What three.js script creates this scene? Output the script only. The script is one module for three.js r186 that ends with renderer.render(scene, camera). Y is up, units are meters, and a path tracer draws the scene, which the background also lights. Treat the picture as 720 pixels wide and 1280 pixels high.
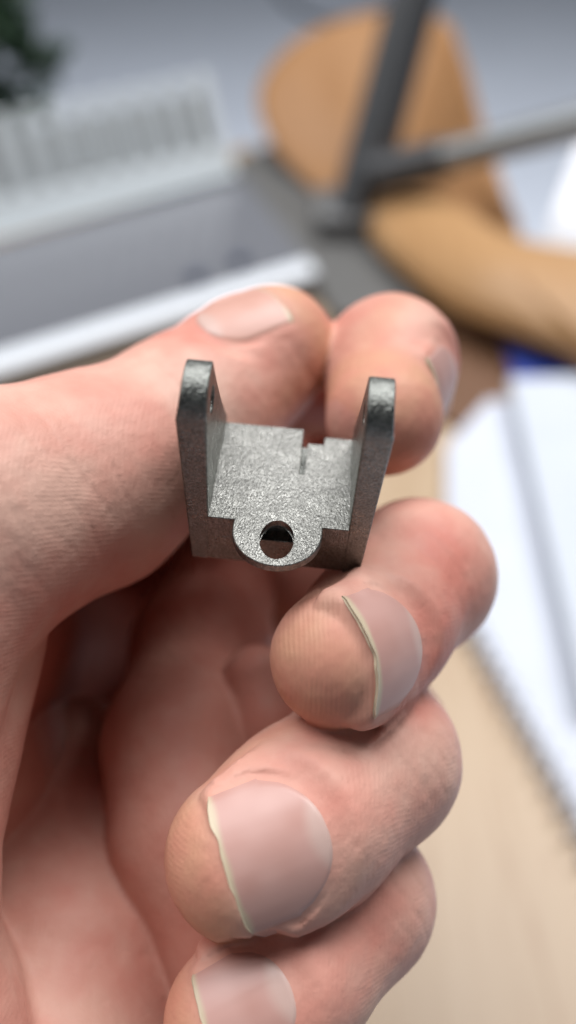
import * as THREE from 'three';
import { RoundedBoxGeometry } from 'three/addons/geometries/RoundedBoxGeometry.js';
import { RectAreaLightUniformsLib } from 'three/addons/lights/RectAreaLightUniformsLib.js';
import { mergeGeometries } from 'three/addons/utils/BufferGeometryUtils.js';

// ---------------------------------------------------------------- camera, room light, exposure
const scene = new THREE.Scene();
const EYE = 0.27, PITCH = 42 * Math.PI / 180, FOV = 60;
const camera = new THREE.PerspectiveCamera(FOV, 576 / 1024, 0.01, 60);
camera.position.set(0, EYE, 0);
camera.rotation.x = -PITCH;
camera.updateMatrixWorld(true);
camera.focus = 0.0865;
camera.userData.fStop = 8.6;
scene.background = new THREE.Color(0.075, 0.08, 0.088);            // the dim light of the room all round
const renderer = new THREE.WebGLRenderer({ antialias: true });
renderer.toneMapping = THREE.LinearToneMapping;
renderer.toneMappingExposure = 1.0;
renderer.shadowMap.enabled = true;
RectAreaLightUniformsLib.init();
const LAMPS = [{ at: [0.85, 2.0, -1.05], w: 1.5, d: 1.2, power: 9.2, where: 'right' }, { at: [-0.80, 2.0, -0.55], w: 1.5, d: 1.2, power: 6.5, where: 'left' }];

// ---------------------------------------------------------------- helpers
const F = 640 / Math.tan(FOV * Math.PI / 360);
const V3 = (x, y, z) => new THREE.Vector3(x, y, z);
const ray = (px, py) => V3((px - 360) / F, (640 - py) / F, -1).applyQuaternion(camera.quaternion);
const at = (px, py, t) => ray(px, py).multiplyScalar(t).add(camera.position);       // a point t metres deep
const onDesk = (px, py, h = 0) => { const r = ray(px, py); return r.multiplyScalar((EYE - h) / -r.y).add(camera.position); };
function rng(seed) { let s = seed >>> 0; return () => { s = (s + 0x6D2B79F5) >>> 0; let t = Math.imul(s ^ (s >>> 15), 1 | s); t = (t + Math.imul(t ^ (t >>> 7), 61 | t)) ^ t; return ((t ^ (t >>> 14)) >>> 0) / 4294967296; }; }
const clamp = (x, a, b) => x < a ? a : x > b ? b : x;
const sstep = (a, b, x) => { const t = clamp((x - a) / (b - a), 0, 1); return t * t * (3 - 2 * t); };
const lerp = (a, b, t) => a + (b - a) * t;
function hash3(x, y, z) { let h = Math.imul(x, 374761393) ^ Math.imul(y, 668265263) ^ Math.imul(z, 2147483647 ^ 0x5bd1e995); h = Math.imul(h ^ (h >>> 13), 1274126177); return ((h ^ (h >>> 16)) >>> 0) / 4294967296; }
function noise3(x, y, z) {
  const i = Math.floor(x), j = Math.floor(y), k = Math.floor(z); let u = x - i, v = y - j, w = z - k;
  u = u * u * (3 - 2 * u); v = v * v * (3 - 2 * v); w = w * w * (3 - 2 * w);
  const a = lerp(lerp(hash3(i, j, k), hash3(i + 1, j, k), u), lerp(hash3(i, j + 1, k), hash3(i + 1, j + 1, k), u), v);
  const b = lerp(lerp(hash3(i, j, k + 1), hash3(i + 1, j, k + 1), u), lerp(hash3(i, j + 1, k + 1), hash3(i + 1, j + 1, k + 1), u), v);
  return lerp(a, b, w) * 2 - 1;
}
// noise that repeats every P cells, for tiling textures
function tnoise(x, y, P, Q, seed) {
  const i = Math.floor(x), j = Math.floor(y); let u = x - i, v = y - j; u = u * u * (3 - 2 * u); v = v * v * (3 - 2 * v);
  const m = (a, n) => ((a % n) + n) % n, h = (a, b) => hash3(m(a, P), m(b, Q), seed);
  return lerp(lerp(h(i, j), h(i + 1, j), u), lerp(h(i, j + 1), h(i + 1, j + 1), u), v) * 2 - 1;
}
function texture(n, fn, srgb) {
  const d = new Uint8Array(n * n * 4);
  for (let y = 0; y < n; y++) for (let x = 0; x < n; x++) { const c = fn(x / n, y / n), o = (y * n + x) * 4; for (let k = 0; k < 3; k++) d[o + k] = clamp(Math.round((Array.isArray(c) ? c[k] : c) * 255), 0, 255); d[o + 3] = 255; }
  const t = new THREE.DataTexture(d, n, n); t.wrapS = t.wrapT = THREE.RepeatWrapping; t.magFilter = THREE.LinearFilter; t.minFilter = THREE.LinearMipmapLinearFilter; t.generateMipmaps = true;
  if (srgb) t.colorSpace = THREE.SRGBColorSpace; t.needsUpdate = true; return t;
}
const rep = (t, u, v) => { const c = t.clone(); c.repeat.set(u, v); c.needsUpdate = true; return c; };
const std = (r, g, b, rough, o = {}) => { const m = new THREE.MeshPhysicalMaterial({ roughness: rough, side: THREE.DoubleSide, ...o }); m.color.setRGB(r, g, b); return m; };
function shade(o) { o.traverse((c) => { if (c.isMesh) { c.castShadow = c.receiveShadow = true; } }); return o; }
function part(name, geometry, material, parent) { const m = new THREE.Mesh(geometry, material); m.name = name; m.castShadow = m.receiveShadow = true; parent.add(m); return m; }
function thing(name, label, category, p = V3(0, 0, 0)) { const g = new THREE.Group(); g.name = name; g.userData = { label, category }; g.position.copy(p); scene.add(g); return g; }
function structure(name, geometry, material, label) { const m = part(name, geometry, material, scene); m.userData = { kind: 'structure', label, category: name }; return m; }
// prism between two heights over a polygon of [x, z] points, with a small bevel
function prism(points, y0, y1, bevel = 0.0008) {
  const s = new THREE.Shape(points.map(([x, z]) => new THREE.Vector2(x, -z)));
  const g = new THREE.ExtrudeGeometry(s, { depth: Math.max(y1 - y0 - 2 * bevel, 1e-5), bevelEnabled: bevel > 0, bevelSize: bevel, bevelOffset: -bevel, bevelThickness: bevel, bevelSegments: 2, steps: 1 });
  g.translate(0, 0, bevel); g.rotateX(-Math.PI / 2); g.translate(0, y0, 0); return g;
}
const xz = (p) => [p.x, p.z];
// ---------------------------------------------------------------- the lamp of the room
for (const LAMP of LAMPS) {
  const g = thing(LAMP.where === 'right' ? 'ceiling_light' : 'ceiling_light_001', `white rectangular ceiling light panel above the ${LAMP.where} side of the desk, out of view`, 'ceiling light', V3(...LAMP.at));
  const white = std(0.75, 0.75, 0.75, 0.5);
  const bar = (w, d, x, z) => part('frame_bar', new THREE.BoxGeometry(w, 0.05, d).translate(x, 0.02, z), white, g);
  bar(LAMP.w + 0.08, 0.04, 0, LAMP.d / 2 + 0.02); bar(LAMP.w + 0.08, 0.04, 0, -LAMP.d / 2 - 0.02);
  bar(0.04, LAMP.d, LAMP.w / 2 + 0.02, 0); bar(0.04, LAMP.d, -LAMP.w / 2 - 0.02, 0);
  part('housing', new THREE.BoxGeometry(LAMP.w + 0.08, 0.02, LAMP.d + 0.08).translate(0, 0.056, 0), white, g);
  const glow = std(0.8, 0.8, 0.8, 0.6); glow.emissive.setRGB(1, 1.02, 1.05); glow.emissiveIntensity = 0.6;
  part('diffuser', new THREE.BoxGeometry(LAMP.w - 0.002, 0.006, LAMP.d - 0.002).translate(0, 0.004, 0), glow, g);
  const l = new THREE.RectAreaLight(0xffffff, LAMP.power, LAMP.w, LAMP.d);
  l.color.setRGB(1.0, 1.0, 1.02); l.name = 'ceiling_light_glow'; l.position.set(LAMP.at[0], LAMP.at[1] - 0.004, LAMP.at[2]); l.rotation.x = -Math.PI / 2; scene.add(l);
}

// ---------------------------------------------------------------- setting: floor and desk
{
  const t = texture(256, (u, v) => { const n = 0.5 * tnoise(u * 6, v * 6, 6, 6, 3) + 0.3 * tnoise(u * 24, v * 24, 24, 24, 4); const b = 0.93 + 0.03 * n; return [b * 0.985, b * 0.99, b * 1.02]; }, true);
  const m = std(0.87, 0.93, 0.98, 0.6, { map: rep(t, 6, 6) });
  structure('floor', new THREE.PlaneGeometry(16, 16).rotateX(-Math.PI / 2).translate(0, -0.6, -4), m, 'pale blue grey floor far below the desk');
}
const DESK = (() => {
  const corner = onDesk(312, 180); const a = V3(-0.774, 0, 0.633), b = V3(0.633, 0, 0.774);
  const p = (s, t) => [corner.x + a.x * s + b.x * t, corner.z + a.z * s + b.z * t];
  const grain = texture(512, (u, v) => {
    const w = u * 40 + 2.2 * tnoise(u * 4, v * 2, 4, 2, 11); const f = 0.5 * tnoise(u * 90, v * 5, 90, 5, 12) + 0.5 * Math.sin(w * 1.57) * tnoise(u * 12, v * 3, 12, 3, 14);
    const s = Math.max(0, tnoise(u * 160, v * 14, 160, 14, 15) - 0.45);
    return [0.90 + 0.025 * f - 0.10 * s, 0.80 + 0.03 * f - 0.13 * s, 0.675 + 0.035 * f - 0.14 * s];
  }, true);
  const m = std(0.56, 0.525, 0.485, 0.42, { map: rep(grain, 3.2, 3.2) });
  const d = part('desk', prism([p(0, 0), p(0, 0.64), p(1.4, 0.64), p(1.4, 0)], -0.028, 0, 0.002), m, scene);
  d.userData = { label: 'light beech wood desk top under the notebooks and the metal stand', category: 'desk' };
  return { p, a, b };
})();

// ---------------------------------------------------------------- left: glossy tray and slotted strip
{
  const H = 0.016, fr = onDesk(398, 342, H), br = onDesk(303, 217, H), fl = onDesk(-110, 500, H), bl = onDesk(-160, 350, H);
  const o = fr.clone().setY(0), q = (p) => [p.x - o.x, p.z - o.z];
  const g = thing('flat_tray', 'flat glossy grey tray with a bright white front edge, behind the thumb', 'tray', o);
  part('body', prism([fr, br, bl, fl].map(q), 0.0005, H - 0.0012, 0.0015), std(0.30, 0.31, 0.33, 0.35), g);
  const ins = (p, k) => { const c = fr.clone().add(br).add(bl).add(fl).multiplyScalar(0.25); return p.clone().lerp(c, k); };
  const back = br.clone().sub(fr).setY(0).normalize(), f1 = ins(fr, 0.004), l1 = ins(fl, 0.004), f2 = f1.clone().addScaledVector(back, 0.019), l2 = l1.clone().addScaledVector(back, 0.019), b2 = ins(br, 0.008), c2 = ins(bl, 0.008), f3 = f2.clone().addScaledVector(back, 0.0012), l3 = l2.clone().addScaledVector(back, 0.0012);
  part('front_strip', prism([f1, f2, l2, l1].map(q), H - 0.0011, H + 0.0009, 0.0004), std(0.72, 0.75, 0.78, 0.4), g);
  part('top_panel', prism([f3, b2, c2, l3].map(q), H - 0.0011, H + 0.0006, 0.0005), std(0.155, 0.16, 0.175, 0.18), g);
  for (const [px, py] of [[246, 352], [300, 331]]) {
    const p = onDesk(px, py, H); part('knob', new THREE.CylinderGeometry(0.0048, 0.0054, 0.004, 28).translate(p.x - o.x, H + 0.0025, p.z - o.z), std(0.02, 0.03, 0.07, 0.4), g);
  }
  // slotted strip standing on the rear edge
  const s0 = onDesk(292, 222, H), s1 = onDesk(-6, 302, H), dir = s1.clone().sub(s0).setY(0), len = dir.length(); dir.normalize();
  const k = thing('slotted_strip', 'pale grey slotted plastic strip with a row of upright fins on the tray', 'cable duct', s0.clone());
  k.rotation.order = 'YXZ'; k.rotation.y = Math.atan2(-dir.z, dir.x); k.rotation.x = 0.40;
  const pl = std(0.80, 0.86, 0.88, 0.4, { transmission: 0.12 }), L = len + 0.11, pitch = 0.0185;
  part('foot', new RoundedBoxGeometry(L, 0.005, 0.007, 3, 0.001).translate(L / 2, 0.0030, -0.004), pl, k);
  part('lower_band', new RoundedBoxGeometry(L, 0.020, 0.003, 3, 0.001).translate(L / 2, 0.0145, -0.004), pl, k);
  part('dark_gap_backing', new RoundedBoxGeometry(L - 0.004, 0.053, 0.002, 3, 0.0008).translate(L / 2, 0.0335, 0.006), std(0.17, 0.18, 0.185, 0.5), k);  // dark sheet added behind the fins to darken the gaps between them
  const fin = new RoundedBoxGeometry(0.0098, 0.050, 0.0028, 3, 0.0012);
  for (let i = 0; i * pitch < L - 0.012; i++) part('fin', fin, pl, k).position.set(0.008 + i * pitch, 0.0475, -0.004);
}
// ---------------------------------------------------------------- plant at the far left
{
  const c = at(-8, 78, 0.86), base = onDesk(-150, 330, 0);
  base.set(c.x - 0.075, 0, c.z + 0.03);
  const g = thing('potted_plant', 'dark green bushy plant at the upper left corner', 'plant', base);
  const prof = [[0.001, 0], [0.032, 0], [0.036, 0.004], [0.044, 0.062], [0.047, 0.064], [0.047, 0.072], [0.042, 0.072], [0.041, 0.062], [0.001, 0.06]].map(([x, y]) => new THREE.Vector2(x, y));
  part('pot', new THREE.LatheGeometry(prof, 40), std(0.30, 0.13, 0.07, 0.7), g);
  const R = rng(5), cl = c.clone().sub(base), stems = [], leaves = [[], []];
  const leaf = (L, W) => {
    const p = [], ix = [];
    for (let i = 0; i <= 4; i++) { const t = i / 4, w = W * Math.sin(Math.PI * Math.pow(t, 0.8)) * 0.5 + 0.0001, z = -0.25 * L * t * t; p.push(-w, L * t, z + w * 0.5, 0, L * t, z, w, L * t, z + w * 0.5); }
    for (let i = 0; i < 4; i++) for (let j = 0; j < 2; j++) { const a = i * 3 + j; ix.push(a, a + 1, a + 3, a + 1, a + 4, a + 3); }
    const b = new THREE.BufferGeometry(); b.setAttribute('position', new THREE.Float32BufferAttribute(p, 3)); b.setIndex(ix); b.computeVertexNormals(); return b;
  };
  for (let i = 0; i < 34; i++) {
    const th = R() * 6.283, ph = Math.acos(1 - 1.95 * R()), r = 0.050 + 0.034 * R();
    const tip = cl.clone().add(V3(Math.sin(ph) * Math.cos(th) * r, Math.cos(ph) * r * 1.1, Math.sin(ph) * Math.sin(th) * r));
    const curve = new THREE.CatmullRomCurve3([V3(0.01 * Math.cos(th), 0.06, 0.01 * Math.sin(th)), V3(0, 0.06, 0).lerp(tip, 0.45).add(V3(0, 0.012, 0)), tip]);
    stems.push(new THREE.TubeGeometry(curve, 10, 0.0011, 6));
    for (let j = 0; j < 44; j++) {
      const p = curve.getPoint(0.5 + 0.5 * Math.sqrt(R())), L = 0.013 + 0.014 * R(), lf = leaf(L, L * (0.4 + 0.2 * R()));
      const q = new THREE.Quaternion().setFromEuler(new THREE.Euler(R() * 6.3, R() * 6.3, R() * 6.3));
      lf.applyQuaternion(q); lf.translate(p.x + (R() - 0.5) * 0.012, p.y + (R() - 0.5) * 0.012, p.z + (R() - 0.5) * 0.012); leaves[j % 2].push(lf);
    }
  }
  part('stem', mergeGeometries(stems), std(0.06, 0.08, 0.03, 0.7), g).userData.kind = 'stuff';
  part('foliage', mergeGeometries(leaves[0]), std(0.018, 0.055, 0.022, 0.5, { transmission: 0.3 }), g).userData.kind = 'stuff';
  part('foliage', mergeGeometries(leaves[1]), std(0.028, 0.080, 0.028, 0.5, { transmission: 0.3 }), g).userData.kind = 'stuff';
}
// ---------------------------------------------------------------- metal stand: base, leaning post, side arm
{
  const o = onDesk(412, 292), g = thing('metal_stand', 'dark grey metal stand with a leaning post and a side arm', 'stand', o);
  const dark = std(0.07, 0.072, 0.075, 0.45, { metalness: 0.2 }), mid = std(0.24, 0.25, 0.25, 0.4, { metalness: 0.5 });
  const q = (px, py, h) => { const p = onDesk(px, py, h); return [p.x - o.x, p.z - o.z]; };
  part('base_plate', prism([q(420, 402, 0.006), q(292, 205, 0.006), q(400, 160, 0.006), q(552, 378, 0.006)], 0.0005, 0.010, 0.0015), std(0.12, 0.118, 0.112, 0.45), g);
  part('foot_block', new RoundedBoxGeometry(0.044, 0.016, 0.052, 3, 0.002).translate(0.012, 0.018, 0.008), std(0.15, 0.15, 0.147, 0.5), g);
  const b = onDesk(437, 293, 0.010).sub(o), t = at(527, -40, 0.575).sub(o), d = t.clone().sub(b).normalize(), len = 0.42;
  const post = part('post', new RoundedBoxGeometry(0.027, len, 0.021, 3, 0.0015).rotateY(0.75).translate(0, len / 2, 0), dark, g);
  post.position.copy(b); post.quaternion.setFromUnitVectors(V3(0, 1, 0), d);
  const a0 = at(462, 221, 0.575).sub(o), a1 = at(790, 138, 0.50).sub(o), ad = a1.clone().sub(a0), al = ad.length(); ad.normalize();
  const bar = (name, r0, r1, l0, l1, m) => { const c = part(name, new THREE.CylinderGeometry(r1, r0, l1 - l0, 28).translate(0, (l0 + l1) / 2, 0), m, g); c.position.copy(a0); c.quaternion.setFromUnitVectors(V3(0, 1, 0), ad); return c; };
  bar('side_arm', 0.0095, 0.0105, 0.045, al + 0.06, mid); bar('clamp', 0.0125, 0.0125, 0.004, 0.05, dark);
}
// ---------------------------------------------------------------- bent plywood: a rounded panel and a curved band in front of it
{
  const t = texture(256, (u, v) => { const f = tnoise(u * 40, v * 4, 40, 4, 21) * 0.5 + tnoise(u * 9, v * 3, 9, 3, 22) * 0.5, k = Math.max(0, tnoise(u * 90, v * 8, 90, 8, 23) - 0.5); return [0.78 + 0.03 * f - 0.1 * k, 0.625 + 0.035 * f - 0.12 * k, 0.43 + 0.04 * f - 0.12 * k]; }, true);
  const shell = (name, label, outline, centre, dish, TH, color, feet) => {               // outline: [px, py, height above the desk]
    const pts = outline.map(([x, y, h]) => onDesk(x, y, h)), c = onDesk(...centre), o = c.clone().setY(0), N = 150, M = 26;
    const g = thing(name, label, 'plywood', o), P = [], ix = [], uv = [], rim = new THREE.CatmullRomCurve3(pts, true, 'centripetal').getPoints(N).slice(0, N);
    for (const side of [0, 1]) for (let r = 0; r <= M; r++) for (let k = 0; k < N; k++) {
      const q = r / M, p = c.clone().lerp(rim[k], q), e = q > 0.9 ? 0.5 * TH * Math.pow((q - 0.9) / 0.1, 2) : 0;
      P.push(p.x - o.x, p.y + dish * (1 - q * q) - (side ? TH - e : e), p.z - o.z); uv.push(p.x * 6, p.z * 2);
    }
    const id = (a, r, k) => (a * (M + 1) + r) * N + (k % N);
    for (let a = 0; a < 2; a++) for (let r = 0; r < M; r++) for (let k = 0; k < N; k++) { const A = id(a, r, k), B = id(a, r, k + 1), D = id(a, r + 1, k), E = id(a, r + 1, k + 1); if (a) ix.push(A, B, D, B, E, D); else ix.push(A, D, B, B, D, E); }
    for (let k = 0; k < N; k++) { const A = id(0, M, k), B = id(0, M, k + 1), D = id(1, M, k), E = id(1, M, k + 1); ix.push(A, D, B, B, D, E); }
    const geo = new THREE.BufferGeometry(); geo.setAttribute('position', new THREE.Float32BufferAttribute(P, 3)); geo.setAttribute('uv', new THREE.Float32BufferAttribute(uv, 2)); geo.setIndex(ix); geo.computeVertexNormals();
    part('shell', geo, std(...color, 0.5, { map: t }), g);
    for (const [px, py, h] of feet) { const p = onDesk(px, py, h); part('foot', new THREE.CylinderGeometry(0.008, 0.007, h, 24).translate(p.x - o.x, h / 2, p.z - o.z), std(0.05, 0.05, 0.05, 0.6), g); }
  };
  shell('plywood_board', 'rounded brown tan plywood board behind the leaning post of the metal stand', [[345, 66, 0.062], [322, 110, 0.048], [338, 170, 0.030], [388, 226, 0.018], [450, 276, 0.014], [520, 300, 0.016], [590, 305, 0.022], [650, 290, 0.030], [634, 232, 0.044], [606, 152, 0.060], [580, 62, 0.074], [548, 14, 0.078], [470, 8, 0.076], [398, 28, 0.070]], [500, 190, 0.034], -0.010, 0.009, [0.56, 0.46, 0.41], [[440, 246, 0.012], [600, 280, 0.016], [520, 110, 0.035]]);
  shell('plywood_band', 'curved light tan plywood band in front of the rounded plywood board', [[462, 280, 0.026], [470, 246, 0.032], [510, 230, 0.038], [570, 252, 0.042], [620, 284, 0.044], [668, 300, 0.046], [722, 309, 0.048], [810, 325, 0.05], [870, 440, 0.04], [790, 468, 0.03], [720, 431, 0.03], [660, 408, 0.03], [575, 376, 0.028], [506, 330, 0.026]], [620, 350, 0.036], 0.010, 0.012, [0.76, 0.70, 0.68], [[520, 300, 0.03], [700, 390, 0.034], [620, 330, 0.035]]);
}
// ---------------------------------------------------------------- dark cable, white sheet beyond the shell
{
  const pts = [[330, -40, 0.95], [352, -4, 0.92], [376, 16, 0.9], [410, 27, 0.88], [450, 20, 0.87], [520, -4, 0.86]].map(([x, y, t]) => at(x, y, t)), o = pts[0].clone();
  const m = part('cable', new THREE.TubeGeometry(new THREE.CatmullRomCurve3(pts.map((p) => p.clone().sub(o))), 60, 0.0034, 10), std(0.03, 0.035, 0.045, 0.5), scene);
  m.position.copy(o); m.userData = { label: 'thin dark cable hanging in a loop at the top of the view', category: 'cable' };
}
{
  const c = [[672, 318], [735, 150], [860, 200], [800, 350]].map(([x, y]) => onDesk(x, y, 0.03)), o = c[0].clone().setY(0);
  const m = part('white_box', prism(c.map((p) => [p.x - o.x, p.z - o.z]), 0.0005, 0.03, 0.001), std(0.80, 0.80, 0.82, 0.6), scene);
  m.position.copy(o); m.userData = { label: 'white flat box at the right edge behind the plywood band', category: 'box' };
}
// ---------------------------------------------------------------- right: blue folder, paper stack, spiral notebook
{
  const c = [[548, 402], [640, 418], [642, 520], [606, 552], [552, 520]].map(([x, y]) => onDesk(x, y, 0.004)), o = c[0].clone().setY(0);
  const m = part('desk_shade_patch', prism(c.map((p) => [p.x - o.x, p.z - o.z]), 0.0004, 0.0038, 0.0004), std(0.14, 0.065, 0.03, 0.55), scene);  // dark patch laid on the desk in place of the shade there
  m.position.copy(o); m.userData = { label: 'dark brown patch standing in for shade on the desk between the plywood band and the spiral notebook', category: 'shade_patch' };
}
const paper = texture(256, (u, v) => { const f = tnoise(u * 60, v * 60, 60, 60, 31); return [0.93 + 0.012 * f, 0.945 + 0.012 * f, 0.965 + 0.012 * f]; }, true);
{
  const o = V3(0.119, 0.007, -0.43), g = thing('blue_folder', 'dark blue folder lying under the white paper stack', 'folder', o);
  const bm = std(0.03, 0.06, 0.34, 0.5);
  part('cover', prism([[0.002, -0.012], [-0.004, 0.24], [0.20, 0.25], [0.20, -0.03]], 0, 0.0022, 0.0006), bm, g);
  const s = thing('paper_stack', 'stack of bright white paper on the blue folder at the right edge', 'paper', V3(0.1165, 0.0093, -0.385));
  for (let i = 0; i < 5; i++) { const a = (i % 2 ? 0.006 : -0.004) * (i ? 1 : 0), z0 = (i * 37 % 5) * 0.0004; part('paper_sheet', prism([[a + 0.001, z0], [-0.0095 + a, 0.20], [0.195, 0.21], [0.19, -0.008 + z0]], i * 0.0016, i * 0.0016 + 0.0014, 0.0003), std(0.64, 0.66, 0.69, 0.6, { map: paper }), s); }
}
{
  const e0 = V3(0.1030, 0, -0.098), e1 = V3(0.0640, 0, -0.246), dir = e1.clone().sub(e0), len = dir.length(); dir.normalize();
  const g = thing('spiral_notebook', 'open white spiral notebook with wire rings along its left edge', 'notebook', e0);
  const poly = (k) => [[0.103 + k, -0.098], [0.064 + k, -0.246], [0.0675 + k, -0.30], [0.0735 + k, -0.343], [0.1035, -0.381], [0.25, -0.39], [0.26, -0.12]].map(([x, z]) => [x - e0.x, z - e0.z]);
  part('cover', prism(poly(0.004), 0.0004, 0.0014, 0.0003), std(0.50, 0.52, 0.56, 0.6), g);
  part('page_block', prism(poly(0.0048), 0.0016, 0.0042, 0.0003), std(0.66, 0.67, 0.71, 0.6, { map: paper }), g);
  part('page', prism(poly(0.0042), 0.0044, 0.0052, 0.0002), std(0.68, 0.69, 0.73, 0.6, { map: paper }), g);
  const ring = new THREE.TorusGeometry(0.0045, 0.0008, 10, 26).rotateY(Math.atan2(-dir.x, -dir.z)), wire = std(0.62, 0.63, 0.66, 0.35, { metalness: 0.3 });
  for (let i = 0; i * 0.0085 < len - 0.006; i++) part('binding_ring', ring, wire, g).position.copy(dir).multiplyScalar(0.004 + i * 0.0085).add(V3(0.0024, 0.0046, 0));
}

// ---------------------------------------------------------------- the hand: one continuous surface grown from tapered bones
// millimetres in the hand's own axes; (px, py, z) is measured off the photograph with z millimetres towards the viewer
const D0 = 90;
const h3 = (px, py, z) => [(px - 360) * (D0 - z) / F, (640 - py) * (D0 - z) / F, z];
const bones = [];                                                   // {g, a, b, ra, rb}
const GROUPS = [];
function chain(k, ...nodes) {                                       // nodes: [px, py, z, r]
  const list = [];
  for (let i = 0; i + 1 < nodes.length; i++) {
    const a = h3(...nodes[i]), b = h3(...nodes[i + 1]), d = [b[0] - a[0], b[1] - a[1], b[2] - a[2]];
    list.push([...a, ...d, 1 / (d[0] * d[0] + d[1] * d[1] + d[2] * d[2] + 1e-9), nodes[i][3], nodes[i + 1][3] - nodes[i][3]]);
  }
  const all = nodes.map((n) => [...h3(...n), n[3]]); let c = [0, 0, 0], R = 0;
  for (const n of all) for (let q = 0; q < 3; q++) c[q] += n[q] / all.length;
  for (const n of all) R = Math.max(R, Math.hypot(n[0] - c[0], n[1] - c[1], n[2] - c[2]) + n[3]);
  GROUPS.push({ k, list, c, R }); return GROUPS.length - 1;
}
const THUMB = chain(4, [350, 428, -25, 6.9], [318, 452, -25, 8.3], [238, 522, -19.5, 9.8], [110, 602, -11, 11.6], [-40, 652, -2, 13.0], [-220, 800, 4, 17], [-330, 1400, 6, 24]);
const INDEX = chain(3, [480, 522, -16, 7.0], [488, 454, -26, 8.2], [490, 490, -52, 8.6], [320, 640, -100, 10]);
const MIDDLE = chain(3, [424, 822, 0.5, 7.0], [472, 782, -8.0, 7.7], [522, 720, -16.5, 8.7], [516, 712, -40, 8.9], [290, 740, -92, 10]);
const RING = chain(3, [310, 1070, 2.5, 8.2], [384, 1020, -1, 9.0], [466, 950, -8, 9.0], [470, 920, -34, 9.4], [230, 960, -78, 10]);
const LITTLE = chain(3, [298, 1276, 2, 7.4], [364, 1212, -1, 8.0], [442, 1124, -8, 8.3], [440, 1090, -24, 8], [200, 1150, -45, 9]);
chain(4, [285, 690, -66, 9.5], [252, 810, -40, 9.6], [228, 930, -23, 9.4], [244, 1040, -17, 9.4], [310, 1200, -14, 10]);
chain(2, [322, 850, -22, 4.4], [345, 900, -20, 4.6], [420, 850, -34, 6]);
chain(4, [-18, 800, -5, 6.4], [-95, 1000, 0, 8.5]);
chain(5, [100, 940, -40, 8], [88, 1060, -27, 11.5], [78, 1200, -18, 15], [30, 1420, -8, 20], [-150, 1600, 0, 25]);
chain(8, [60, 1080, -58, 15], [150, 830, -98, 15], [300, 650, -112, 14]);
chain(8, [60, 1080, -52, 15], [200, 1150, -58, 14], [260, 950, -84, 14], [300, 760, -108, 14]);
chain(8, [60, 1080, -52, 15], [-150, 1500, -12, 22], [-300, 1400, 6, 24], [-520, 1900, 10, 29]);
chain(8, [-120, 810, -12, 16], [10, 800, -62, 16], [150, 800, -104, 15]);
chain(8, [-80, 960, -22, 15], [50, 950, -74, 16]);
chain(4, [330, 478, -41, 8], [430, 476, -56, 9]);  // unseen flesh added behind thumb and index to block light from above
chain(6, [110, 600, -22, 9], [230, 575, -52, 9], [320, 575, -82, 9]);
chain(6, [-20, 660, -22, 13], [120, 620, -80, 13], [260, 640, -108, 13]);
const smin = (a, b, k) => { const h = Math.max(k - Math.abs(a - b), 0) / k; return Math.min(a, b) - h * h * k * 0.25; };
function groupField(G, x, y, z) {
  let d = 1e9;
  for (const s of G.list) {
    const px = x - s[0], py = y - s[1], pz = z - s[2]; let t = (px * s[3] + py * s[4] + pz * s[5]) * s[6]; t = t < 0 ? 0 : t > 1 ? 1 : t;
    const qx = px - s[3] * t, qy = py - s[4] * t, qz = pz - s[5] * t, e = Math.sqrt(qx * qx + qy * qy + qz * qz) - s[7] - s[8] * t;
    d = d > 1e8 ? e : smin(d, e, G.k);
  }
  return d;
}
const near = { g: 0 };
function rawField(x, y, z) {
  let d = 1e9, best = 1e9;
  for (let i = 0; i < GROUPS.length; i++) {
    const G = GROUPS[i], b = Math.hypot(x - G.c[0], y - G.c[1], z - G.c[2]) - G.R;
    if (b > d + 3 && b > 3) continue;
    const e = groupField(G, x, y, z); if (e < best) { best = e; near.g = i; }
    d = d > 1e8 ? e : smin(d, e, 1.1);
  }
  return d;
}
// nails: a frame (c, x across, y towards the tip, n outward) on a finger
const NAILS = [];
function gradOf(f, p, e = 0.15) { const g = [f(p[0] + e, p[1], p[2]) - f(p[0] - e, p[1], p[2]), f(p[0], p[1] + e, p[2]) - f(p[0], p[1] - e, p[2]), f(p[0], p[1], p[2] + e) - f(p[0], p[1], p[2] - e)], l = Math.hypot(...g) || 1; return g.map((v) => v / l); }
function traceOn(gi, px, py) {                                      // where the sight line meets that finger
  const f = (x, y, z) => groupField(GROUPS[gi], x, y, z), d = [(px - 360) / F, (640 - py) / F, -1], l = Math.hypot(...d); let t = 40, p, best = 1e9, bp;
  for (let i = 0; i < 200; i++) { p = [d[0] / l * t, d[1] / l * t, D0 + d[2] / l * t]; const e = f(...p); if (e < best) { best = e; bp = p; } if (e < 0.01) break; t += Math.max(e * 0.8, 0.02); }
  return { p: bp, n: gradOf(f, bp) };
}
function nail(gi, centre, axis, L, W, o = {}) {
  const c = o.at || traceOn(gi, ...centre); let n = V3(...(o.n || c.n)).normalize(); const y = V3(...axis); y.addScaledVector(n, -y.dot(n)).normalize(); const x = y.clone().cross(n).normalize();
  const N = { c: V3(...c.p).addScaledVector(n, o.lift ?? -0.05), x, y, n, L, W, plain: o.plain, Rx: o.Rx ?? 8.2, Ry: o.Ry ?? 34, free: o.free ?? 0.35, gi }; NAILS.push(N); return N;
}
const nailZ = (N, x, y) => -x * x / (2 * N.Rx) - y * y / (2 * N.Ry) * (y > 0 ? 0.7 : 1.0);
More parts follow.
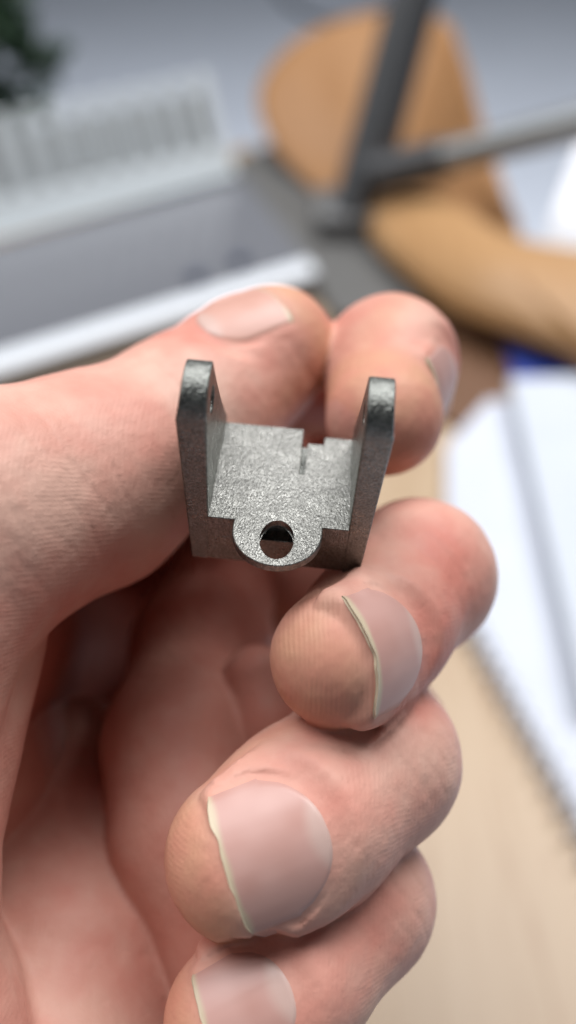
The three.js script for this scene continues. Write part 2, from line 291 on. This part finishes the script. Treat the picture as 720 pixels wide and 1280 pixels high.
function nailEdge(N, x, y) {                                        // signed distance to the nail's outline, rounder at the root
  const r = y < 0 ? 0.97 * N.W / 2 : 1.2, qx = Math.abs(x) - N.W / 2 + r, qy = Math.abs(y) - N.L / 2 + r;
  return Math.min(Math.max(qx, qy), 0) + Math.hypot(Math.max(qx, 0), Math.max(qy, 0)) - r;
}
function axisFrom(gi, p, q) { const a = traceOn(gi, ...p).p, b = traceOn(gi, ...q).p; return [b[0] - a[0], b[1] - a[1], b[2] - a[2]]; }
nail(MIDDLE, [505, 804], axisFrom(MIDDLE, [548, 776], [455, 812]), 9.8, 13.4);
nail(RING, [354, 1060], axisFrom(RING, [428, 1026], [297, 1078]), 10.4, 14.2);
nail(LITTLE, [316, 1258], axisFrom(LITTLE, [378, 1215], [268, 1275]), 9.0, 11.2, { Rx: 7.4 });
nail(INDEX, [562, 476], [-0.45, -0.40, 0.75], 9.6, 10.0, { plain: true, lift: 0.1 });
nail(THUMB, [295, 388], [0.80, 0.56, -0.15], 11.0, 10.4, { plain: true, lift: 0.05 });
function field(x, y, z) {
  let d = rawField(x, y, z);
  if (d > 4 || d < -4) return d;
  for (const N of NAILS) {
    const dx = x - N.c.x, dy = y - N.c.y, dz = z - N.c.z; if (dx * dx + dy * dy + dz * dz > 170) continue;
    const u = dx * N.x.x + dy * N.x.y + dz * N.x.z, v = dx * N.y.x + dy * N.y.y + dz * N.y.z, w = dx * N.n.x + dy * N.n.y + dz * N.n.z;
    if (Math.abs(w + 1) > 5) continue;
    const s = nailEdge(N, u, v), win = sstep(5, 3.2, Math.abs(w + 1)), side = sstep(N.L * 0.5 + 1.0, N.L * 0.5 - 1.4, v), h = w - nailZ(N, u, v) + 0.06;
    const skirt = h - (0.30 - 0.10 * Math.max(s - 0.8, 0) - 0.03 * Math.max(s - 0.8, 0) ** 2) + (1 - side) * 14;
    if (s > 0 && s < 4.5 && !N.plain) d = lerp(d, Math.max(smin(d, skirt, 1.2), d - 0.8), win * sstep(4.5, 2.0, s));
    d = lerp(d, h, lerp(sstep(0.6, -0.25, s), sstep(2.8, -0.25, s), sstep(0, -N.L * 0.4, v)) * win);
  }
  return d;
}
function relief(x, y, z) { return 0.06 * noise3(x * 0.3, y * 0.35, z * 0.35) + 0.035 * noise3(x * 1.1, y * 1.1, z * 1.1) + 0.02 * noise3(x * 2.3 + 9, y * 2.3, z * 2.3); }
// creases across the backs of the finger joints and round the thumb
const CREASES = [[MIDDLE, [560, 690, -7], [0.75, 0.45, -0.5], [-2.2, 0, 1.8, 4.2], 9], [RING, [520, 930, -2], [0.8, 0.55, -0.25], [-2.6, -0.6, 1.4, 3.6], 10], [LITTLE, [490, 1110, -2], [0.8, 0.55, -0.25], [-2, 0, 2.2], 9],
  [THUMB, [70, 570, 4], [0.86, 0.5, -0.15], [-5.5, -3.4, -1, 0.8, 3.6], 13], [THUMB, [215, 500, -10], [0.86, 0.5, -0.25], [-1.5, 0.7], 9], [INDEX, [500, 400, -28], [0.1, 0.5, -0.85], [-1, 1], 8]].map(([gi, p, a, off, R]) => ({ gi, p: h3(...p), a: V3(...a).normalize(), off, R }));
function crease(x, y, z) {
  let d = 0;
  for (const c of CREASES) {
    const dx = x - c.p[0], dy = y - c.p[1], dz = z - c.p[2], q = Math.hypot(dx, dy, dz); if (q > c.R) continue;
    const t = dx * c.a.x + dy * c.a.y + dz * c.a.z + 0.9 * noise3(x * 0.22, y * 0.22, z * 0.22) + 0.25 * noise3(x * 0.8, y * 0.8, z * 0.8), fade = sstep(c.R, c.R * 0.45, q) * (0.55 + 0.45 * noise3(x * 0.3 + 4, y * 0.3, z * 0.3));
    for (const o of c.off) d += 0.085 * fade * Math.exp(-Math.pow((t - o) / 0.32, 2));
  }
  return d;
}
const full = (x, y, z) => { const f = field(x, y, z); return Math.abs(f) > 3 ? f : f + relief(x, y, z) + crease(x, y, z); };
function surfaceNet(fn, lo, hi, c) {
  const n = [0, 1, 2].map((k) => Math.ceil((hi[k] - lo[k]) / c / 8) * 8 + 1), [nx, ny, nz] = n, val = new Float32Array(nx * ny * nz), B = 8, I = (i, j, k) => (k * ny + j) * nx + i;
  const live = new Set();
  for (let bk = 0; bk < nz - 1; bk += B) for (let bj = 0; bj < ny - 1; bj += B) for (let bi = 0; bi < nx - 1; bi += B) {
    const d = rawField(lo[0] + (bi + 4) * c, lo[1] + (bj + 4) * c, lo[2] + (bk + 4) * c), on = Math.abs(d) < B * c * 0.87 * 1.35 + 1.2; if (on) live.add(I(bi, bj, bk));
    for (let k = bk; k <= bk + B; k++) for (let j = bj; j <= bj + B; j++) for (let i = bi; i <= bi + B; i++) { const q = I(i, j, k); if (on) { if (!(val[q] && Math.abs(val[q]) < 50)) val[q] = fn(lo[0] + i * c, lo[1] + j * c, lo[2] + k * c); } else if (!val[q]) val[q] = d > 0 ? 99 : -99; }
  }
  const vid = new Int32Array(nx * ny * nz).fill(-1), P = [], T = [];
  for (let k = 0; k < nz - 1; k++) for (let j = 0; j < ny - 1; j++) for (let i = 0; i < nx - 1; i++) {
    const q = I(i, j, k), s0 = val[q] < 0; let mixed = false;
    for (let m = 1; m < 8 && !mixed; m++) if ((val[I(i + (m & 1), j + (m >> 1 & 1), k + (m >> 2))] < 0) !== s0) mixed = true;
    if (!mixed) continue;
    let sx = 0, sy = 0, sz = 0, cnt = 0;
    for (let m = 0; m < 8; m++) for (const b of [1, 2, 4]) if (!(m & b)) {
      const m2 = m | b, va = val[I(i + (m & 1), j + (m >> 1 & 1), k + (m >> 2))], vb = val[I(i + (m2 & 1), j + (m2 >> 1 & 1), k + (m2 >> 2))]; if ((va < 0) === (vb < 0)) continue;
      const t = va / (va - vb); sx += (m & 1) + (b === 1 ? t : 0); sy += (m >> 1 & 1) + (b === 2 ? t : 0); sz += (m >> 2) + (b === 4 ? t : 0); cnt++;
    }
    vid[q] = P.length / 3; P.push(lo[0] + (i + sx / cnt) * c, lo[1] + (j + sy / cnt) * c, lo[2] + (k + sz / cnt) * c);
  }
  const quad = (a, b, d, e, flip) => { if (a < 0 || b < 0 || d < 0 || e < 0) return; flip ? T.push(a, d, b, a, e, d) : T.push(a, b, d, a, d, e); };
  for (let k = 1; k < nz - 1; k++) for (let j = 1; j < ny - 1; j++) for (let i = 1; i < nx - 1; i++) {
    const q = I(i, j, k), s = val[q] < 0;
    if (s !== val[q + 1] < 0) quad(vid[I(i, j - 1, k - 1)], vid[I(i, j, k - 1)], vid[q], vid[I(i, j - 1, k)], !s);
    if (s !== val[I(i, j + 1, k)] < 0) quad(vid[I(i - 1, j, k - 1)], vid[I(i - 1, j, k)], vid[q], vid[I(i, j, k - 1)], !s);
    if (s !== val[I(i, j, k + 1)] < 0) quad(vid[I(i - 1, j - 1, k)], vid[I(i, j - 1, k)], vid[q], vid[I(i - 1, j, k)], !s);
  }
  return { P, T };
}
const HAND_POS = camera.position.clone().add(V3(0, 0, -D0 / 1000).applyQuaternion(camera.quaternion));
{
  const pulp = [];
  const net = surfaceNet(full, [-95, -130, -130], [32, 32, 34], 0.46), nv = net.P.length / 3;
  const pos = new Float32Array(net.P), nor = new Float32Array(nv * 3), col = new Float32Array(nv * 3);
  const base = [0.69, 0.395, 0.31], palmShade = [0.46, 0.15, 0.105], red = [0.62, 0.235, 0.18], pale = [0.75, 0.485, 0.38], tan = [0.62, 0.335, 0.195];
  const rosy = [];
  rosy.push([V3(...h3(572, 690, -7)), 4.5, 0.55], [V3(...h3(540, 885, -3)), 5, 0.4], [V3(...h3(120, 520, 0)), 7, 0.25]);
  for (const N of NAILS) rosy.push([N.c.clone().addScaledVector(N.y, -N.L * 0.5 - 2.5), 5.5, 0.55]);
  for (let i = 0; i < nv; i++) {
    const p = [pos[i * 3], pos[i * 3 + 1], pos[i * 3 + 2]], g = gradOf(full, p, 0.3); nor.set(g, i * 3);
    const n1 = noise3(p[0] * 0.12 + 5, p[1] * 0.12, p[2] * 0.12), n2 = noise3(p[0] * 0.45, p[1] * 0.45, p[2] * 0.45 + 7), n3 = noise3(p[0] * 1.4, p[1] * 1.4, p[2] * 1.4);
    let r = 0.25 + 0.36 * n1 + 0.24 * n2 + 0.08 * n3, t = 0, pl = 0;
    for (const [c, R, a] of rosy) { const d = Math.hypot(p[0] - c.x, p[1] - c.y, p[2] - c.z); r += a * Math.exp(-d * d / (R * R)); }
    for (const N of NAILS) {                                        // pulp beyond the nail is a little browner
      const dx = p[0] - N.c.x, dy = p[1] - N.c.y, dz = p[2] - N.c.z, v = dx * N.y.x + dy * N.y.y + dz * N.y.z, w = dx * N.n.x + dy * N.n.y + dz * N.n.z; const dd = Math.hypot(dx, dy, dz);
      if (dd < 16 && near.g === N.gi) { t = Math.max(t, sstep(N.L * 0.35, N.L * 0.5 + 2.5, v) * 0.75, sstep(-3, -8, w) * 0.5 * sstep(16, 11, dd)); }
    }
    const inner = near.g === 5 || near.g === 6 ? 0.3 : near.g === 7 || near.g === 8 || near.g === 11 || near.g === 13 ? 0.12 : near.g > 8 ? 0.9 : 0;                              // palmar skin redder; deep hollow coloured darker to stand for its shade
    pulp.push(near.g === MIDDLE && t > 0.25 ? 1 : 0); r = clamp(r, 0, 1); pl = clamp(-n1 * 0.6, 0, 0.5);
    for (let k = 0; k < 3; k++) { let c = lerp(base[k], pale[k], pl); c = lerp(c, tan[k], t); c = lerp(c, red[k], r); c = lerp(c, palmShade[k], inner); col[i * 3 + k] = c; }
  }
  for (let i = 0; i < pos.length; i++) pos[i] /= 1000;
  // skin grain is looked up across the axis that each face looks along
  const kept = [[], []]; for (let f = 0; f < net.T.length; f += 3) kept[pulp[net.T[f]]].push(net.T[f], net.T[f + 1], net.T[f + 2]);
  const T = kept[0].concat(kept[1]), first = kept[0].length, m = T.length, P2 = new Float32Array(m * 3), N2 = new Float32Array(m * 3), C2 = new Float32Array(m * 3), U2 = new Float32Array(m * 2);
  for (let f = 0; f < m; f += 3) {
    const a = T[f] * 3, ax = [0, 1, 2].reduce((b, k) => Math.abs(nor[a + k]) > Math.abs(nor[a + b]) ? k : b, 0), u = (ax + 1) % 3, v = (ax + 2) % 3;
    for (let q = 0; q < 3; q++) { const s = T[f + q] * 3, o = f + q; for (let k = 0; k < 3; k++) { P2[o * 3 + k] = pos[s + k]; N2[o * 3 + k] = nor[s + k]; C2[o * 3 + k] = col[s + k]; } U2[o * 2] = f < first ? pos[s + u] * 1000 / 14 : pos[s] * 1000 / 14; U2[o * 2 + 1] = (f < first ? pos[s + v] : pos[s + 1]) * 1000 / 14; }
  }
  const geo = new THREE.BufferGeometry(); geo.setAttribute('position', new THREE.BufferAttribute(P2, 3)); geo.setAttribute('normal', new THREE.BufferAttribute(N2, 3)); geo.setAttribute('color', new THREE.BufferAttribute(C2, 3)); geo.setAttribute('uv', new THREE.BufferAttribute(U2, 2));
  const ridges = texture(512, (u, v) => {
    const w = u * 28 * 6.2832 + 5 * tnoise(u * 3, v * 3, 3, 3, 41) + 2.5 * tnoise(u * 7, v * 7, 7, 7, 42);
    return 0.5 + 0.09 * Math.sin(w) + 0.18 * tnoise(u * 40, v * 40, 40, 40, 43) + 0.10 * tnoise(u * 90, v * 90, 90, 90, 44);
  });
  geo.addGroup(0, first, 0); geo.addGroup(first, m - first, 1);
  const prints = texture(512, (u, v) => 0.5 + 0.34 * Math.sin(u * 29 * 6.2832 + 2.2 * tnoise(u * 2, v * 2, 2, 2, 45) + 0.9 * tnoise(u * 9, v * 9, 9, 9, 46)) * (0.75 + 0.25 * tnoise(u * 30, v * 30, 30, 30, 47)) + 0.08 * tnoise(u * 80, v * 80, 80, 80, 48));
  const skin = std(1, 1, 1, 0.5, { vertexColors: true, bumpMap: ridges, bumpScale: 0.00004, specularIntensity: 0.55, ior: 1.42 });
  const g = thing('hand', 'bare left hand pinching a small metal bracket between thumb and curled fingers', 'hand', HAND_POS);
  g.quaternion.copy(camera.quaternion);
  const tip = skin.clone(); tip.bumpMap = prints; tip.bumpScale = 0.00003;
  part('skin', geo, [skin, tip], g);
  // fingernails
  const nm = std(1, 1, 1, 0.40, { vertexColors: true, specularIntensity: 0.9 });
  const mm = (N, x, y, z) => [N.c.x + N.x.x * x + N.y.x * y + N.n.x * z, N.c.y + N.x.y * x + N.y.y * y + N.n.y * z, N.c.z + N.x.z * x + N.y.z * y + N.n.z * z].map((v) => v / 1000);
  NAILS.forEach((N, ni) => {
    const U = 40, W = 56, p = [], c = [], ix = [], y0 = -N.L / 2 - 0.6, y1 = N.L / 2 + N.free;
    for (const side of [0, 1]) for (let j = 0; j <= W; j++) for (let i = 0; i <= U; i++) {
      const yy = lerp(y0, y1, j / W), rr = 0.97 * N.W / 2, inn = clamp((-yy - N.L / 2 + rr) / (rr + 0.6), 0, 1), hw = N.W / 2 - rr + rr * Math.sqrt(1 - inn * inn * 0.96) + 0.35, x = (i / U * 2 - 1) * hw, wob = j === W ? 0.12 * noise3(x * 0.8 + ni * 9, 1, 2) : 0; const cx = Math.max(Math.abs(x) / (N.W / 2) - 0.72, 0) / 0.28; let y = lerp(y0, y1 - 1.1 * cx * cx, j / W);
      y += (j / W) * (-(x * x) / (N.W * N.W / 4) * 0.7 * N.free + 0.10 * noise3(x * 0.7 + ni * 9, 3, 5)) + wob;
      const s = nailEdge(N, x, Math.min(y, 0)), dive = sstep(-1.0, 0.45, s) * lerp(1.0, 1.9, sstep(0, N.L / 2, y));
      const z = nailZ(N, x, y) + 0.07 - dive + 0.010 * noise3(x * 2.2 + ni * 7, y * 0.12, 3) - (side ? 0.30 : 0);
      p.push(...mm(N, x, y, z));
      const f = sstep(N.L / 2 - 0.45 + 0.25 * noise3(x * 0.6, ni, 1), N.L / 2 + 0.15, y + x * x / (N.W * N.W / 4) * 0.5), lun = sstep(-N.L / 2 + 3.4 - x * x * 0.10, -N.L / 2 + 1.8 - x * x * 0.10, y) * 0.75, mot = 0.03 * noise3(x * 0.5 + ni * 4, y * 0.5, 4);
      const bed = (N.gi === THUMB ? [0.62, 0.35, 0.28] : [0.55, 0.315, 0.268]).map((v) => v + mot), white = [0.58, 0.48, 0.33], lu = [0.62, 0.45, 0.39];
      for (let k = 0; k < 3; k++) c.push(lerp(lerp(bed[k], lu[k], lun), white[k], f));
    }
    const id = (s, j, i) => (s * (W + 1) + j) * (U + 1) + i;
    for (let s = 0; s < 2; s++) for (let j = 0; j < W; j++) for (let i = 0; i < U; i++) { const a = id(s, j, i), b = id(s, j, i + 1), d = id(s, j + 1, i), e = id(s, j + 1, i + 1); if (s) ix.push(a, d, b, b, d, e); else ix.push(a, b, d, b, e, d); }
    const wall = (A) => { for (let k = 0; k + 1 < A.length; k++) { const [a, b] = [A[k], A[k + 1]]; ix.push(a[0], a[1], b[0], b[0], a[1], b[1]); } };
    wall([...Array(U + 1).keys()].map((i) => [id(0, W, i), id(1, W, i)])); wall([...Array(W + 1).keys()].map((j) => [id(0, j, 0), id(1, j, 0)])); wall([...Array(W + 1).keys()].map((j) => [id(1, j, U), id(0, j, U)]));
    const ge = new THREE.BufferGeometry(); ge.setAttribute('position', new THREE.Float32BufferAttribute(p, 3)); ge.setAttribute('color', new THREE.Float32BufferAttribute(c, 3)); ge.setIndex(ix); ge.computeVertexNormals();
    part('fingernail', ge, nm, g);
  });
}

// ---------------------------------------------------------------- the metal bracket, millimetres until the last step
{
  const W = 14.0, T = 2.75, LN = 14.3, HB = 6.4, YC = 12.4, R = 3.5;
  const bump = texture(1024, (u, v) => { const a = tnoise(u * 60, v * 26, 60, 26, 51), b = tnoise(u * 100, v * 52, 100, 52, 52), c = tnoise(u * 200, v * 140, 200, 140, 53); return 0.5 + 0.13 * a + 0.20 * b + 0.14 * c; });
  const tone = texture(256, (u, v) => { const a = tnoise(u * 7, v * 7, 7, 7, 61), b = tnoise(u * 60, v * 60, 60, 60, 62); return 0.80 + 0.05 * a + 0.10 * b; }, true);
  const rough = texture(256, (u, v) => 0.62 + 0.12 * tnoise(u * 9, v * 9, 9, 9, 63) + 0.16 * tnoise(u * 70, v * 70, 70, 70, 64));
  const S = 1 / 9, metal = (r, g, b, bs, ro = 0.62) => std(r, g, b, ro, { metalness: 1, map: rep(tone, S, S), roughnessMap: rep(rough, S, S), bumpMap: rep(bump, S, S), bumpScale: bs });
  const mPlate = metal(0.405, 0.402, 0.37, 0.0001), mArm = metal(0.35, 0.36, 0.33, 0.00008, 0.56);
  const rot = new THREE.Matrix4().makeRotationFromEuler(new THREE.Euler(0.829, -0.0165, -0.098, 'ZYX'));
  const g = thing('metal_bracket', 'small grey metal clevis bracket with two upright ears and a holed tongue', 'bracket');
  const origin = V3(-0.97, -1.18, -88.0 + D0);
  g.position.copy(origin.multiplyScalar(0.001).applyQuaternion(camera.quaternion).add(HAND_POS));
  g.quaternion.copy(camera.quaternion).multiply(new THREE.Quaternion().setFromRotationMatrix(rot));
  const v2 = (x, y) => new THREE.Vector2(x, y);
  const solid = (shape, depth, b) => new THREE.ExtrudeGeometry(shape, { depth: depth - 2 * b, bevelEnabled: true, bevelSize: b, bevelOffset: -b, bevelThickness: b, bevelSegments: 3, curveSegments: 40 }).translate(0, 0, b);
  const mmScale = (geo) => geo.scale(0.001, 0.001, 0.001);
  // ears: outline in (z, y), thickness along x
  for (const side of [-1, 1]) {
    const s = new THREE.Shape(); const foot = side < 0 ? HB : 7.7; s.moveTo(0, -foot); s.lineTo(0, YC); s.absarc(-R, YC, R, 0, Math.PI * 0.62, false); const e = s.currentPoint.clone();
    s.quadraticCurveTo(-R * 2.6, YC * 0.62, -LN, 1.2); s.lineTo(-LN, -foot); s.lineTo(0, -foot);
    const hole = new THREE.Path(); hole.absarc(-R - 0.3, YC - 0.4, 1.25, 0, Math.PI * 2, true); s.holes.push(hole);
    const geo = solid(s, T, 0.22); geo.rotateY(-Math.PI / 2);       // shape x -> z, depth -> -x
    geo.translate(side < 0 ? -W / 2 : W / 2 + T, 0, 0);
    const q = geo.attributes.position; for (let i = 0; i < q.count; i++) { const x = q.getX(i), k = clamp((Math.abs(x) - W / 2) / T, 0, 1); const t = clamp(1 - (q.getY(i) + HB) / (YC + HB), 0, 1); q.setX(i, x - side * k * (0.95 * Math.pow(t, 2.2) + 0.35 * sstep(YC - 3, YC + R, q.getY(i)) - (side < 0 ? 0.95 : 0.55) * Math.exp(-Math.pow((q.getY(i) - 6) / 5.5, 2)))); }
    geo.computeVertexNormals();
    part('ear', mmScale(geo), mArm, g);
  }
  // floor plate with a stepped pocket and a notch at its rear right; outline in (x, -z)
  const flat = (pts, y0, y1, b) => { const geo = solid(new THREE.Shape(pts.map(([x, z]) => v2(x, -z))), y1 - y0, b); geo.rotateX(-Math.PI / 2); geo.translate(0, y0, 0); return geo; };
  const w = W / 2 + 0.4, dz = 0.95, px0 = 1.55;
  part('base', mmScale(flat([[-w, -0.05], [-w, -LN], [px0, -LN], [px0, -LN + 7.0], [px0 + 0.5, -LN + 6.8], [px0 + 0.6, -LN + 1.25], [px0 + 2.4, -LN + 1.25], [px0 + 2.4, -LN], [w, -LN], [w, -0.05], [2.3, -0.05], [2.3, -1.4], [-2.3, -1.4], [-2.3, -0.05]], -dz - 1.8, -dz, 0.05)), mPlate, g);
  part('base_block', mmScale(flat([[-w, -0.06], [-w, -LN + 0.06], [px0 + 0.9, -LN + 0.06], [px0 + 0.9, -LN + 1.25], [px0 + 2.3, -LN + 1.25], [px0 + 2.3, -LN + 0.06], [w, -LN + 0.06], [w, -0.06]], -HB, -dz - 1.79, 0.05)), mArm, g);
  part('floor_plate', mmScale(flat([[-w, -0.05], [-w, -LN + 0.05], [px0, -LN + 0.05], [px0, -LN + 7.0], [w, -LN + 7.0], [w, -0.05], [2.3, -0.05], [2.3, -1.4], [-2.3, -1.4], [-2.3, -0.05]], -dz - 0.1, 0, 0.12)), mPlate, g);
  // tongue with an oval hole
  const s = new THREE.Shape(), rt = 4.45; s.moveTo(-rt, -1.2); s.lineTo(-rt, 0.85); s.absarc(0, 0.95, rt, Math.PI, 0, true); s.lineTo(rt, -1.2); s.lineTo(-rt, -1.2);
  s.curves.length = 0; s.moveTo(-rt, 1.7); s.lineTo(rt, 1.7); s.lineTo(rt, -0.9); s.absarc(0, -0.9, rt, 0, -Math.PI, true); s.lineTo(-rt, 1.7);
  const hole = new THREE.Path(); hole.absellipse(0.05, -2.05, 1.85, 2.65, 0, Math.PI * 2, true); s.holes.push(hole);
  const tg = solid(s, 1.0, 0.15); tg.rotateX(-Math.PI / 2); tg.translate(0, -1.0 + 0.015, 0);
  part('tongue', mmScale(tg), mPlate, g);
}
scene.traverse((o) => { if (o.isMesh) { o.castShadow = true; o.receiveShadow = true; } });
renderer.render(scene, camera);
